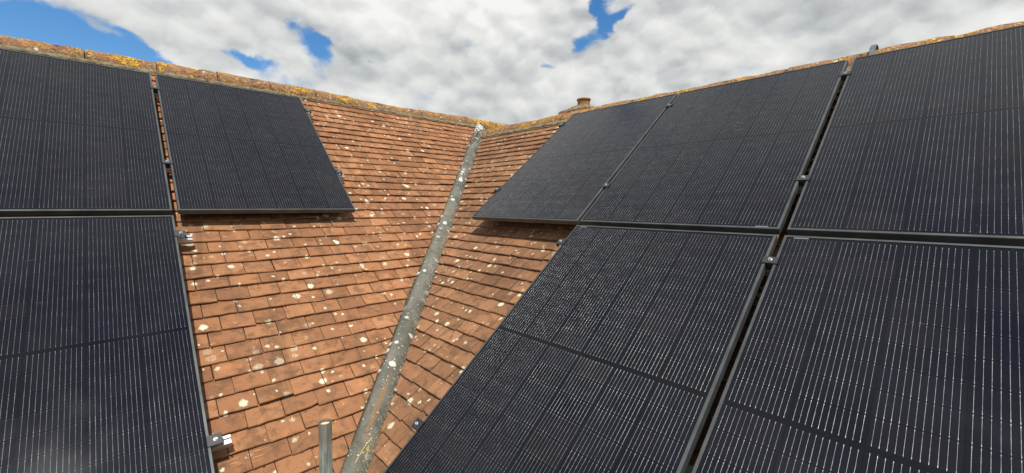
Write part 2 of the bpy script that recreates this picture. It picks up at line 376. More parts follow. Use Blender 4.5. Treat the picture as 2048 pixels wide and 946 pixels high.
def mat_pole():
    m, t, b = material('galvanised_tube'); co = obj_co(t)
    n1 = t.noise(t.mapping(co, scale=(30,30,2.2)), 1.5, 5, .65, .5); n2 = t.noise(co, 70, 5, .7); z = t.sep(co)[2]
    c = t.ramp(n1, [(.30,(.060,.060,.050)),(.44,(.18,.19,.155)),(.56,(.32,.345,.285)),(.70,(.14,.14,.115))])
    c = t.mix(t.m('MULTIPLY', t.step(n2, .55, .68), .5), c, (.09,.085,.07))
    c = t.mix(t.m('MULTIPLY', t.step(t.m('ADD', z, t.m('MULTIPLY', n1, .10)), -.075, -.005), .62), c, (.11,.075,.060))
    red = t.m('MULTIPLY', t.step(t.noise(co, 22, 3, .6), .55, .68), t.step(z, -.07, -.03))
    c = t.mix(t.m('MULTIPLY', red, .6), c, (.24,.095,.075))
    t.set(b.inputs['Base Color'], c); b.inputs['Metallic'].default_value = .25; b.inputs['Roughness'].default_value = .55
    bump(t, b, n2, .25, .002)
    return m
M_POLE = mat_pole()
M_POLE_IN = mat_noise('dusty_tube_inside', [(.3,(.50,.40,.22)),(.7,(.72,.62,.40))], 40, bmp=.3)

# ------------------------------------------------------------------ valley line
def on_both(y):
    A = np.array([tuple(nL), tuple(nR), (0,1,0)]); return Vector(np.linalg.solve(A, [0, OFF_R, y]))
V0, V1 = on_both(.35), on_both(-5.2)
VD = (V1-V0).normalized()
def vline(d, s, o):
    a, b = V0-o, V1-o; ua, va, ub, vb = a.dot(d), a.dot(s), b.dot(d), b.dot(s); k = (ub-ua)/(vb-va)
    return ua-k*va, k
UL0, UKL = vline(dL, sL, OL); UR0, UKR = vline(dR, sR, OR)

# ------------------------------------------------------------------ the house
house = empty('house', Matrix.Translation((0, 0, GROUND_Z)))
tag(house, 'red clay tiled house roof with two slopes meeting at a rounded grey lichen spotted valley', 'house')
def child(o, mw):            # keep world matrices under the house Empty
    o.parent = house; o.matrix_world = mw; o.matrix_parent_inverse = Matrix.Identity(4)
    o.matrix_basis = house.matrix_world.inverted() @ mw
    return o

def tile_slope(name, mat, mw, sgn, u0, u1, va, vb, clip, seed, nx=5, back=False):
    """plain clay tiles laid in broken bond; one mesh, every tile its own island"""
    R = np.random.RandomState(seed); V = []; F = []
    G, W = .1005, .1655
    nc = int((vb-va)/G)
    for c in range(nc):
        top = va + c*G; low = top + G
        cj = R.normal(0, .0022); cut = R.uniform(-.005, .006)
        shift = (c % 2)*W*.5 + R.normal(0, .006); dr = 0.0
        sag = .010*math.sin(c*.7+seed)*0.3
        k0 = int((u0-shift)/W)-1; k1 = int((u1-shift)/W)+1
        for k in range(k0, k1):
            dr += R.normal(0, .0008)
            a = shift + k*W + dr + .0012; bq = a + W - .0032 - abs(R.normal(0,.0012))
            if bq < u0 or a > u1: continue
            lim = None
            if clip:
                lim = lambda v: clip(v) + cut
                if bq < lim(top)+.006: continue
            jl = cj + R.normal(0, .0015); sk = R.normal(0, .0026); hz = R.normal(0, .0011) + sag; rl = R.normal(0, .0016)
            loose = 0
            if R.rand() < .018: loose = R.uniform(.005,.011); jl -= R.uniform(-.008,.010)
            cam = R.uniform(.0006, .0028); chip = R.rand() < .10; cs = R.randint(0,2); cd = R.uniform(.004,.012)
            wv = R.normal(0, .0010, nx)
            h0, h1, th = .010, .0245, .0118
            base = len(V); rows = []
            for r_ in range(5):
                row = []
                for i in range(nx):
                    f = i/(nx-1); u = a + (bq-a)*f
                    lowv = low + jl + sk*(f-.5) + wv[i]
                    if chip and ((cs == 0 and i == 0) or (cs == 1 and i == nx-1)): lowv -= cd
                    cz = cam*(1-(2*f-1)**2)*1.0 + rl*(f-.5)*2 + hz
                    if r_ == 0: v, z = top-.012, h0 + cz*.5 - .0012
                    elif r_ == 1: v, z = (top+lowv)/2, (h0+h1)/2 + cz + loose*.5 + .0006
                    elif r_ == 2: v, z = lowv-.0035, h1 + cz + loose
                    elif r_ == 3: v, z = lowv, h1 - .0030 + cz + loose
                    else: v, z = lowv-.0008, h1 - th + cz + loose
                    uu = u if lim is None else min(max(u, lim(min(v,low))), max(bq, u))
                    row.append(len(V)); V.append((sgn*uu, -v, z))
                rows.append(row)
            for r_ in range(4):
                for i in range(nx-1):
                    q = (rows[r_][i], rows[r_][i+1], rows[r_+1][i+1], rows[r_+1][i])
                    F.append(q if sgn < 0 else q[::-1])
            # sides
            for col in (0, nx-1):
                side = []
                for r_ in (0,1,2,3,4):
                    side.append(rows[r_][col])
                x0,y0,z0 = V[side[0]]; n0 = len(V); V.append((x0, y0, z0-.012))
                F.append(tuple(side + [n0]))
    o = mesh_obj(name, V, F, mat)
    me = o.data
    me.polygons.foreach_set('use_smooth', [True]*len(me.polygons)); me.set_sharp_from_angle(angle=math.radians(35))
    return child(o, mw)
cutL = lambda v: UL0 + UKL*v + .112*math.sqrt(1+UKL**2)
cutR = lambda v: UR0 + UKR*v + .030*math.sqrt(1+UKR**2)
USPAN = 6.9
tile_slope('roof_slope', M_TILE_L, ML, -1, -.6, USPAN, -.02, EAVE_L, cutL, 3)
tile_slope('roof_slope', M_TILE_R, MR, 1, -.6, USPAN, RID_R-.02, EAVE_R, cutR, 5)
# far slopes, out of sight behind the ridges
sLb = Vector((-sL.x, -sL.y, sL.z)); nLb = Vector((-nL.x, -nL.y, nL.z)); sRb = Vector((-sR.x, -sR.y, sR.z)); nRb = Vector((-nR.x, -nR.y, nR.z))
tile_slope('roof_slope', M_TILE_L, frame(Vector((0,0,0)), dL, -sLb, nLb), 1, -3.3, USPAN, .03, EAVE_L, None, 8, nx=3)
RR0 = OR + sR*RID_R
tile_slope('roof_slope', M_TILE_R, frame(RR0, -dR, -sRb, nRb), -1, .4, USPAN, .03, EAVE_R-RID_R, None, 9, nx=3)

# boarding under the tiles: thin sheets just below each slope
def deck(d, s, o, n, ua, ub, va, vb, slack=.0):
    m = MB()
    for z in (-.002, -.03): m.V += [o+d*u+s*v+n*z for u,v in ((ua,va),(ub,va),(ub,vb),(ua,vb))]
    m.F += [(0,1,2,3),(7,6,5,4),(0,4,5,1),(1,5,6,2),(2,6,7,3),(3,7,4,0)]
    return m
def deckpoly(d, s, o, n, va, vb, uv, ub):
    m = MB()
    P = [(uv(va),va),(ub,va),(ub,vb),(uv(vb),vb)]
    for z in (-.002, -.03): m.V += [o+d*u+s*v+n*z for u,v in P]
    m.F += [(0,1,2,3),(7,6,5,4),(0,4,5,1),(1,5,6,2),(2,6,7,3),(3,7,4,0)]
    return m
I4 = Matrix.Identity(4)
for mm in (deckpoly(dL, sL, OL, nL, .0, EAVE_L-.03, lambda v: UL0+UKL*v+.045, USPAN-.02), deckpoly(dR, sR, OR, nR, RID_R, EAVE_R-.03, lambda v: UR0+UKR*v+.03, USPAN-.02),
           deck(dL, sLb, OL, nLb, -3.28, USPAN-.02, .0, EAVE_L-.03), deck(dR, sRb, RR0, nRb, .42, USPAN-.02, .0, EAVE_R-RID_R-.03)):
    child(mm.build('roof_deck', M_SUB), I4)

# valley lining: a rounded trough
AX = Vector((VD.y, -VD.x, 0)).normalized()
if AX.x < 0: AX = -AX
VN = AX.cross(VD); VN = VN if VN.z > 0 else -VN
MV = frame(V0, AX, -VD, VN)
eL = (nL.cross(VD)); eL = eL if eL.dot(AX) < 0 else -eL
eR = (nR.cross(VD)); eR = eR if eR.dot(AX) > 0 else -eR
inv = MV.inverted()
prof = [(-.100,.020),(-.091,.046),(-.084,.061),(-.072,.075),(-.055,.086),(-.034,.094),(-.012,.0975),(.012,.0975),(.034,.094),(.055,.086),(.072,.075),(.084,.061),(.091,.046),(.100,.020)]
fx = lambda x: .73*x-.04
prof = [(fx(x), z*1.08-.010-.27*.73*x) for x,z in prof]
px_ = [p[0] for p in prof]; pz_ = [p[1] for p in prof]
def cap_z(x): return float(np.interp(x, px_, pz_))
def vcap(x, y, lift=0): return MV @ Vector((fx(x), -y, cap_z(fx(x))+lift))
NL = 300; LEN = (V1-V0).length*.97; RV = np.random.RandomState(31)
V_ = []; F_ = []; wl = wr_ = 0.0
for k in range(NL+1):
    y = .60 + (LEN-.60)*k/NL
    wl = wl*.8+RV.normal(0,.0016); wr_ = wr_*.8+RV.normal(0,.0016)
    side = .004*math.sin(y*2.3+1)+.0022*math.sin(y*7.1)
    lap = .0045*(1-((y+.3)%1.45)/1.45)
    for i,(x, z) in enumerate(prof):
        xc = x+.04; e_ = abs(xc)/.078
        V_.append((x+xc*.03*math.sin(y*1.7) + side + (wl if xc < 0 else wr_)*e_**3*1.6, -y, z + lap + .0016*math.sin(y*9.7+x*40) + RV.normal(0,.0007)))
n = len(prof)
for k in range(NL):
    for i in range(n-1): F_.append((k*n+i, (k+1)*n+i, (k+1)*n+i+1, k*n+i+1))
o = mesh_obj('valley_capping', V_, F_, M_VALLEY, smooth=True); child(o, MV)
if o.data.polygons[len(F_)//2].normal.z < 0: o.data.flip_normals()
# crumpled lead saddle at the head of the valley
V_ = []; F_ = []; nn, mm_ = 14, 14
y0 = 0.35/abs(VD.y)+.20
for j in range(mm_+1):
    for i in range(nn+1):
        x = fx(-.097 + .194*i/nn); y = y0 + .34*j/mm_ + .03*math.sin(i*1.1)
        V_.append((x, -y, cap_z(x) + .008 + RS.normal(0,.004) + .010*math.exp(-(j/3.)**2)))
for j in range(mm_):
    for i in range(nn): F_.append((j*(nn+1)+i, (j+1)*(nn+1)+i, (j+1)*(nn+1)+i+1, j*(nn+1)+i+1))
o = mesh_obj('lead_flashing', V_, F_, M_LEAD, smooth=True)
if o.data.polygons[0].normal.z < 0: o.data.flip_normals()
child(o, MV)

# ridge tiles: half rounds end to end
def ridge_tile_mesh(length, r, th, seed):
    R = np.random.RandomState(seed); V = []; F = []; na, nl = 16, 10
    ph = R.uniform(0, 6, 6)
    def nz(x, a): return .0028*math.sin(11*x+ph[0]+2*a)+.0022*math.sin(27*x+ph[1]+5*a)+.0016*math.sin(53*x+ph[2]-7*a)+R.normal(0,.0011)
    for lay in (0,1):
        for j in range(nl+1):
            x = length*j/nl
            for i in range(na+1):
                a = math.radians(-12) + math.radians(204)*i/na
                rr = (r + nz(x,a) + (.003 if j in (0,nl) else 0)*-1) if lay == 0 else r-th
                V.append((x, rr*math.cos(a)*1.0, rr*math.sin(a)))
    n1 = (na+1)*(nl+1); w = na+1
    for j in range(nl):
        for i in range(na):
            F.append((j*w+i, (j+1)*w+i, (j+1)*w+i+1, j*w+i+1)); F.append((n1+j*w+i, n1+j*w+i+1, n1+(j+1)*w+i+1, n1+(j+1)*w+i))
    for i in range(na):
        F.append((i, i+1, n1+i+1, n1+i)); q = nl*w; F.append((q+i, n1+q+i, n1+q+i+1, q+i+1))
    for j in range(nl):
        F.append((j*w, n1+j*w, n1+(j+1)*w, (j+1)*w)); i = na; F.append((j*w+i, (j+1)*w+i, n1+(j+1)*w+i, n1+j*w+i))
    return V, F
def lay_ridge(d, b, base, r, us, ue, joint, sag, seed, yellow):
    """d along, b = horizontal across (away from us), base(u) centre of the half round"""
    R = np.random.RandomState(seed); Lt = .447; u = joint - math.ceil((joint-us)/Lt)*Lt; k = 0
    while u < ue:
        a = max(u, us); L_ = min(u+Lt, ue) - a - .006
        if L_ > .05:
            V, F = ridge_tile_mesh(L_, r + R.normal(0,.0022), .018, seed*100+k)
            o = mesh_obj('ridge_tile', V, F, M_RIDGE_Y if yellow(a+L_/2) else M_RIDGE, autosmooth=60)
            p0, p1 = base(a), base(a+L_); p0 = p0+Vector((0,0,R.normal(0,.003))); x = (p1-p0).normalized(); z = Vector((0,0,1)); y = z.cross(x).normalized(); z = x.cross(y)
            import bmesh
            bm = bmesh.new(); bm.from_mesh(o.data); bmesh.ops.recalc_face_normals(bm, faces=bm.faces); bm.to_mesh(o.data); bm.free()
            child(o, frame(p0, x, y, z))
        u += Lt; k += 1
sagL = lambda u: -.030*math.exp(-((u-1.6)/.9)**2)
baseL = lambda u: OL + dL*u + sL*.02 + Vector((0,0,-.040+sagL(u)-.012*max(0,u-2.6)))
baseR = lambda u: OR + dR*u + sR*RID_R + Vector((0,0,-.052))
lay_ridge(dL, bL, baseL, .115, -3.3, USPAN+.05, 3.821, 0, 4, lambda u: -.35 < u < .34)
lay_ridge(dR, bR, baseR, .110, .33, USPAN+.05, 2.31, 0, 6, lambda u: False)
# mortar bedding under the ridges
def bedding(d, s, o, n, base, r, u0, u1, v0, seed):
    R = np.random.RandomState(seed); m = MB(); N = int((u1-u0)/.03); rows = []
    wob = np.cumsum(R.normal(0,.0030,N+1)); wob -= np.linspace(wob[0], wob[-1], N+1); wob = np.clip(wob,-.016,.016)
    for k in range(N+1):
        u = u0+(u1-u0)*k/N; q = o+d*u; w = wob[k]+R.normal(0,.003)
        rows.append([q+s*(v0+.08)+n*.02, q+s*(v0+.112)+n*(.040+R.normal(0,.003)), q+s*(v0+.136+w*.5)+n*(.038+R.normal(0,.004)), q+s*(v0+.160+w)+n*(.031+R.normal(0,.002)), q+s*(v0+.167+w)+n*.004])
    V = sum(rows, []); w5 = 5
    F = [(k*w5+i, k*w5+i+1, (k+1)*w5+i+1, (k+1)*w5+i) for k in range(N) for i in range(4)]
    m.add(V, F)
    c0, c1 = base(u0), base(u1); m.cyl(c0, c1-c0, r-.016, r-.016, (c1-c0).length, 24)
    return child(m.build('mortar_bedding', M_MORTAR, smooth=50), I4)
bedding(dL, sL, OL, nL, lambda u: baseL(u)-Vector((0,0,.035)), .100, .06, USPAN, .022, 3)
bedding(dR, sR, OR, nR, baseR, .105, .36, USPAN, RID_R+.004, 4)

# chimney behind the right ridge
CX = Vector((1.715, 1.24, 0)); MC = Matrix.Translation((CX.x, CX.y, .462)) @ Matrix.Rotation(math.radians(-45), 4, 'Z')
m = MB(); m.box(-.27,.27,-.27,.27,-2.6,-.10); m.box(-.325,.325,-.325,.325,-.0995,-.015, .006)
ch = child(m.build('chimney', M_BRICK), MC)
V_ = []; F_ = []; N = 14
for j in range(N+1):
    for i in range(N+1):
        x = -.315+.63*i/N; y = -.315+.63*j/N; rr = max(abs(x), abs(y)); z = -.013 + .120*max(0,(1-max(rr-.11,0)/.205)) + RS.normal(0,.005)
        V_.append((x,y,z))
for j in range(N):
    for i in range(N): F_.append((j*(N+1)+i, j*(N+1)+i+1, (j+1)*(N+1)+i+1, (j+1)*(N+1)+i))
fl = mesh_obj('flaunching', V_, F_, M_FLAUNCH, ch, smooth=True)
m = MB(); m.lathe((0,0,.09), [(.114,0),(.111,.03),(.109,.07),(.110,.094),(.120,.101),(.126,.109),(.127,.124),(.122,.132),(.112,.134),(.100,.130),(.094,.08),(.092,0)], 40)
m.build('chimney_pot', M_POT, ch, smooth=40)

# walls and gutters below the eaves
def wing(d, b, s, o, apex_u0, u1, half, eave_z, ridge_z, name):
    m = MB(); c = o + Vector((0,0,0)); P = []
    for u in (apex_u0, u1):
        q = c + d*u; q.z = 0
        for (w,z) in ((-half,GROUND_Z),(half,GROUND_Z),(half,eave_z),(0,ridge_z),(-half,eave_z)): P.append(q + b*w + Vector((0,0,z)))
    m.add(P, [(0,1,2,3,4),(9,8,7,6,5),(0,5,6,1),(1,6,7,2),(2,7,8,3),(3,8,9,4),(4,9,5,0)])
    return child(m.build('wall', M_BRICK), I4)
wing(dL, bL, sL, OL, -3.1, USPAN-.2, 3.05, -2.78, -.18, 'a')
wing(dR, bR, sR, RR0, 1.2, USPAN-.2, 3.0, -2.86, -.40, 'b')
def eaves_gutter(d, s, o, n, va, uv):
    m = MB(); q = o + s*va + n*(-.035); hor = Vector((s.x, s.y, 0)).normalized(); prof = []
    for k in range(9): a = math.pi + math.pi*k/8; prof.append((.055*math.cos(a), .055*math.sin(a)))
    for k in range(9): a = 2*math.pi - math.pi*k/8; prof.append((.051*math.cos(a), .051*math.sin(a)))
    V = []; us = (uv, USPAN)
    for u in us: V += [q + d*u + hor*(.035+y) + Vector((0,0,z)) for y,z in prof]
    N = len(prof); F = [(i,(i+1)%N,N+(i+1)%N,N+i) for i in range(N)]+[tuple(reversed(range(N))), tuple(range(N,2*N))]
    m.add(V, F); return child(m.build('eaves_gutter', M_GUTTER, smooth=40), I4)
eaves_gutter(dL, sL, OL, nL, EAVE_L, UL0+UKL*EAVE_L+.06); eaves_gutter(dR, sR, OR, nR, EAVE_R, UR0+UKR*EAVE_R+.06)

# ------------------------------------------------------------------ solar panels
HP_L, HP_R = .130, .170              # height of the glass side above each slope
def make_panel(name):
    root = empty(name)
    # frame: a picture frame of mitred bars with a lip over the glass
    V = []; F = []; hx, hy = PW/2, PL/2; lip = .011
    def ring(dx, z): return [(-hx+dx,-hy+dx,z),(hx-dx,-hy+dx,z),(hx-dx,hy-dx,z),(-hx+dx,hy-dx,z)]
    R = [ring(.0,-PT), ring(.0,-.0015), ring(.0015,0), ring(lip,0), ring(lip,-.0028), ring(.0025,-.006), ring(.0025,-PT+.002), ring(.028,-PT+.002), ring(.028,-PT)]
    for r_ in R: V += r_
    nr = len(R)
    for k in range(nr):
        for i in range(4): F.append((k*4+i, k*4+(i+1)%4, ((k+1)%nr)*4+(i+1)%4, ((k+1)%nr)*4+i))
    mb = MB(); mb.add(V, F); mb.build('frame', M_FRAME, root)
    gx, gy = hx-.004, hy-.004
    mb = MB(); mb.box(-gx,gx,-gy,gy,-.0058,-.0022); mb.build('glass', M_CELLS, root)
    return root
UL1 = 2.711; UL2 = UL1+PW+.029; VL1 = .372; VL2 = VL1+PL+.047
UA = 2.2157; UB = UA+PW+.0262; UC = UB+PW+.0301; VR1 = .5856; VR2 = VR1+PL+.039
proto = make_panel('solar_panel'); first = [True]
def place_panel(M, sgn, u, v, hp, label, serial=None):
    mw = M @ Matrix.Translation((sgn*(u+PW/2), -(v+PL/2), hp))
    if first[0]: r = proto; first[0] = False
    else:
        r = proto.copy(); COL.objects.link(r)
        for c in proto_children:
            k = c.copy(); COL.objects.link(k); k.parent = r
    r.matrix_world = mw
    tag(r, label, 'solar panel', 'black solar panels on the roof')
    if serial:
        mb = MB(); sx, sy = serial; mb.box(sx-.027, sx+.027, sy-.0035, sy+.0035, -.0021, -.0017); mb.build('serial_label', M_LABEL, r)
    return r
proto_children = list(proto.children)
place_panel(ML, -1, UL1, VL1, HP_L, 'black solar panel of the left slope whose free edge is nearest the valley')
place_panel(ML, -1, UL2, VL1, HP_L, 'black solar panel under the ridge in the top left corner of the photo')
place_panel(ML, -1, UL2-.002, VL2, HP_L, 'black solar panel filling the bottom left corner, below another panel')
place_panel(MR, 1, UA, VR1, HP_R, 'black solar panel with a cloudy grey reflection, overhanging bare tiles beside the valley')
place_panel(MR, 1, UB, VR1, HP_R, 'black solar panel under the right ridge, middle one of the three in the upper row', (PW/2-.075, -PL/2+.0155))
place_panel(MR, 1, UC, VR1, HP_R, 'black solar panel in the top right corner, under the grey strap on the ridge')
place_panel(MR, 1, UB, VR2, HP_R, 'black solar panel in the lower right row, with its free side along the bare tiles', (-PW/2+.060, PL/2-.0155))
place_panel(MR, 1, UC, VR2, HP_R, 'black solar panel filling the bottom right corner of the photo', (-PW/2+.065, PL/2-.0155))

# ------------------------------------------------------------------ mounting rails and clamps
RAILP = [(-.020,-.040),(.020,-.040),(.020,-.030),(.013,-.030),(.013,-.018),(.020,-.018),(.020,0),(.007,0),(.007,-.010),(-.007,-.010),(-.007,0),(-.020,0),(-.020,-.018),(-.013,-.018),(-.013,-.030),(-.020,-.030)]
def rail(M, sgn, ua, ub, v, hp, label):
    z = hp-PT-.001; root = empty('mounting_rail', M @ Matrix.Translation((sgn*ua, -v, z)))
    tag(root, label, 'rail', 'aluminium rails under the panels')
    m = MB(); L = sgn*(ub-ua); m.extrude(RAILP, min(0,L), max(0,L)); m.build('rail_profile', M_ALU, root)
    k = .45
    while k < ub-ua:
        m = MB(); x = sgn*k; gap = z-.04-.030
        m.box(x-.015,x+.015,-.030,.10,-.040-gap,-.040-gap+.005); m.box(x-.015,x+.015,-.0301,-.0251,-.040-gap+.0051,-.012); m.box(x-.015,x+.015,-.025,-.0203,-.036,-.020)
        m.build('roof_hook', M_ALU, root); k += 1.1
RL = (.606, 1.608); RL2 = (2.325, 3.652); RR = (.805, 1.932); RR2 = (2.533, 3.855)
rail(ML, -1, UL1-.070, 5.05, RL[0], HP_L, 'silver rail end beside the left slope panel, close under the ridge')
rail(ML, -1, UL1-.075, 5.05, RL[1], HP_L, 'silver rail end halfway along the sloping free edge of the left slope panel')
rail(ML, -1, UL2-.078, 5.05, RL2[0], HP_L, 'silver rail end poking out just below the horizontal gap between left panels')
rail(ML, -1, UL2-.082, 5.05, RL2[1], HP_L, 'silver rail end at the lower left panel, above its shadow near the bottom edge')
rail(MR, 1, UA-.040, 5.72, RR[0], HP_R, 'silver rail under the upper right row, close to the ridge and chimney')
rail(MR, 1, UA-.040, 5.72, RR[1], HP_R, 'silver rail under the upper right row, its end low on the edge beside the valley')
rail(MR, 1, UB-.040, 5.72, RR2[0], HP_R, 'silver rail end in the shade of the overhanging panel on the right')
rail(MR, 1, UB-.040, 5.72, RR2[1], HP_R, 'silver rail end by the black clamp low on the right, next to lichen spots')
def bolt(m, x, y, z):
    m.cyl((x,y,z), (0,0,1), .0085, .0085, .0015, 20); m.lathe((x,y,z+.0015), [(.0001,.0),(.0062,.0),(.0062,.0060),(.0055,.0068),(.0036,.0068),(.0034,.0024),(.0001,.0024)], 18)
def mid_clamp_proto():
    r = empty('panel_clamp'); m = MB(); m.box(-.029,.029,-.020,.020,.0005,.0055,.0012); m.box(-.012,.012,-.020,.020,-PT,.0004); m.build('clamp_plate', M_CLAMP, r)
    m = MB(); bolt(m, 0, 0, .0056); m.build('bolt', M_BOLT, r, smooth=40); return r
def end_clamp_proto():
    # local +x points away from the panel edge; x = 0 is the edge
    r = empty('panel_clamp'); m = MB()
    m.box(-.012,.044,-.025,.025,.0005,.0058,.001); m.box(.0008,.005,-.025,.025,-PT,.0004); m.box(.040,.044,-.025,.025,-.024,.0004); m.build('clamp_plate', M_CLAMP, r)
    m = MB(); bolt(m, .020, 0, .0059); m.cyl((.020,0,-PT),(0,0,1),.004,.004,PT,10); m.build('bolt', M_BOLT, r, smooth=40); return r
def put(proto, used, mw, label, group):
    if not used: r = proto; used.append(1)
    else:
        r = proto.copy(); COL.objects.link(r)
        for c in proto.children:
            k = c.copy(); COL.objects.link(k); k.parent = r
    r.matrix_world = mw; tag(r, label, 'clamp', group)
    return r
mp, mu = mid_clamp_proto(), []
gL = (UL1+PW+UL2)/2; gA = (UA+PW+UB)/2; gB = (UB+PW+UC)/2
G1 = 'clamps bridging the gaps between panels'; G2 = 'end clamps on the free panel edges'
for M, sg, u, v, hp, lb in ((ML,-1,gL,RL[0],HP_L,'clamp with bolt bridging the left gap, the one close under the ridge'), (ML,-1,gL,RL[1],HP_L,'clamp with bolt bridging the left gap, the one lower down'),
        (MR,1,gA,RR[0],HP_R,'bolted clamp in the narrow gap beside the cloudy grey panel, upper of two'), (MR,1,gA,RR[1],HP_R,'bolted clamp in the narrow gap beside the cloudy grey panel, lower of two'),
        (MR,1,gB,RR[0],HP_R,'bolted clamp near the ridge in the gap below the grey strap'), (MR,1,gB,RR[1],HP_R,'black bolted clamp just above where four right hand panels meet'),
        (MR,1,gB,RR2[0],HP_R,'black bolted clamp just below where four right hand panels meet')):
    put(mp, mu, M @ Matrix.Translation((sg*u, -v, hp)), lb, G1)
ep, eu = end_clamp_proto(), []
R180 = Matrix.Rotation(math.pi, 4, 'Z')
for M, sg, u, v, hp, lb in ((ML,-1,UL1,RL[0],HP_L,'black end clamp on the left slope panel edge near the ridge'), (ML,-1,UL1,RL[1],HP_L,'black end clamp halfway down the slanting edge of the left slope panel'),
        (ML,-1,UL2-.002,RL2[0],HP_L,'black end clamp with white bolt just below the horizontal gap on the left'), (ML,-1,UL2-.002,RL2[1],HP_L,'black end clamp with white bolt at the lower left, on a bright rail end'),
        (MR,1,UA,RR[0],HP_R,'small end clamp on the edge of the panel below the chimney'), (MR,1,UA,RR[1],HP_R,'small end clamp on the slanting edge of the grey reflecting panel, beside the valley tiles'),
        (MR,1,UB,RR2[0],HP_R,'end clamp in the shadow below the overhanging right panel'), (MR,1,UB,RR2[1],HP_R,'black end clamp on the long slanting edge low on the right')):
    mw = M @ Matrix.Translation((sg*u, -v, hp))
    if sg > 0: mw = mw @ R180
    put(ep, eu, mw, lb, G2)

# ------------------------------------------------------------------ scaffold tube, strap, cable, moss
PX, PY, PZ = -.104, -4.93, -2.078
m = MB(); m.lathe((0,0,0), [(.0200,-.30),(.0200,-.002),(.0215,0),(.0230,0),(.02415,-.0015),(.02415,GROUND_Z-PZ)], 40)
pole = m.build('scaffold_tube', M_POLE, None, Matrix.Translation((PX,PY,PZ)) @ Matrix.Rotation(math.radians(.6), 4, 'Y') , smooth=40)
tag(pole, 'upright grey galvanised scaffold tube with open top, in front of the tiles', 'tube')
m = MB(); m.lathe((0,0,0), [(.0199,-.012),(.0150,-.016),(.0001,-.017)], 32); m.build('tube_filling', M_POLE_IN, pole)

# grey strap arching over the right ridge
us = 4.60; pts = []; c = baseR(us); hor = -bR
for k in range(17):
    a = math.radians(20 + 150*k/16); pts.append((c + hor*(.150*math.cos(a)*.92) + Vector((0,0,-.012+.158*math.sin(a)))))
V_ = []; F_ = []
for k,p in enumerate(pts):
    rad = (p-c).normalized()
    for du, dn in ((-.017,0),(-.013,.006),(.013,.006),(.017,0),(.013,-.004),(-.013,-.004)): V_.append(p + dR*du + rad*dn)
for k in range(16):
    for i in range(6): F_.append((k*6+i, k*6+(i+1)%6, k*6+6+(i+1)%6, k*6+6+i))
F_ += [tuple(range(6)), tuple(96+i for i in range(6))]
m = MB(); m.add(V_, F_); st = m.build('metal_strap', M_CONDUIT, smooth=50)
tag(st, 'narrow grey strap arching over the ridge above the gap between right panels', 'strap')

# loose cable at the head of the valley
def vpt(s_, y, h):
    return V0 + VD*y + (eL*(-s_)+nL*h if s_ < 0 else eR*s_+nR*h)
def spline(P, n=10):
    out = []
    for i in range(len(P)-1):
        p0 = P[max(i-1,0)]; p1 = P[i]; p2 = P[i+1]; p3 = P[min(i+2,len(P)-1)]
        for k in range(n):
            q = k/n; out.append(.5*((2*p1)+(p2-p0)*q+(2*p0-5*p1+4*p2-p3)*q*q+(3*p1-p0-3*p2+p3)*q**3))
    out.append(P[-1]); return out
m = MB()
m.tube(spline([vcap(*a) for a in ((.070,.63,.012),(.078,.73,.008),(.050,.83,.014),(.018,.93,.008),(.0,1.06,.007),(-.02,1.21,.006),(-.05,1.33,.006),(-.086,1.41,.006))]), .0048, 7)
m.tube(spline([vcap(*a) for a in ((-.080,.71,.010),(-.03,.85,.014),(.01,.95,.012),(.024,1.09,.007),(.004,1.25,.006),(-.03,1.39,.006),(-.07,1.44,.006))]), .0048, 7)
cb = m.build('loose_cable', M_RUBBER, smooth=60)
tag(cb, 'thin dark cable lying looped on the pale lead at the top of the valley', 'cable')

# moss and dirt caught along the valley edges and under the ridges
m = MB()
def blob(c, r, n, R):
    t = n.orthogonal().normalized(); b = n.cross(t); N = 7; V = []; 
    for k,(f,h) in enumerate(((1,0),(.8,.5),(.35,.85))):
        for i in range(N):
            w = 2*math.pi*i/N; rr = r*f*R.uniform(.65,1.25); V.append(c + t*(rr*math.cos(w)) + b*(rr*math.sin(w)) + n*(r*h*R.uniform(.5,.9)))
    V.append(c+n*r*.7); F = []
    for k in range(2):
        for i in range(N): F.append((k*N+i, k*N+(i+1)%N, k*N+N+(i+1)%N, k*N+N+i))
    for i in range(N): F.append((2*N+i, 2*N+(i+1)%N, 3*N))
    m.add(V, F)
RM = np.random.RandomState(21)
for k in range(620):
    y = RM.uniform(.5, LEN-.05); left = RM.rand() < .5
    s_ = -.092+RM.uniform(-.006,.004) if left else .092+RM.uniform(-.004,.006)
    blob(vcap(s_, y, .004), RM.uniform(.003,.009)*(1.5 if RM.rand()<.08 else 1), VN, RM)
for k in range(26): blob(vcap(RM.uniform(-.08,.08), .60+RM.uniform(-.03,.04), .006), RM.uniform(.008,.022), VN, RM)
for k in range(520):
    left = RM.rand() < .62
    if left:
        v = .1005*RM.randint(4, 42) - .02 + .0035; u = RM.uniform(cutL(v)+.02, min(cutL(v)+3.2, 4.0)); blob(OL+dL*u+sL*v+nL*.0125, RM.uniform(.0018,.0045), nL, RM)
    else:
        v = .1005*RM.randint(3, 40) + RID_R - .02 + .0035; u = RM.uniform(cutR(v)+.02, cutR(v)+1.4); blob(OR+dR*u+sR*v+nR*.0125, RM.uniform(.0018,.0045), nR, RM)
mo = m.build('moss', M_MOSS, smooth=80); tag(mo, 'dark moss and dirt caught along the valley edges and in the tile laps', 'moss', kind='stuff')
m = MB()
for k in range(70):
    u = RM.uniform(-.05,.32); a = RM.uniform(.15,1.9); c = baseL(u) + (-bL)*(.114*math.cos(a)) + Vector((0,0,.114*math.sin(a)))
    blob(c-(c-baseL(u)).normalized()*.004, RM.uniform(.006,.014), (c-baseL(u)).normalized(), RM)
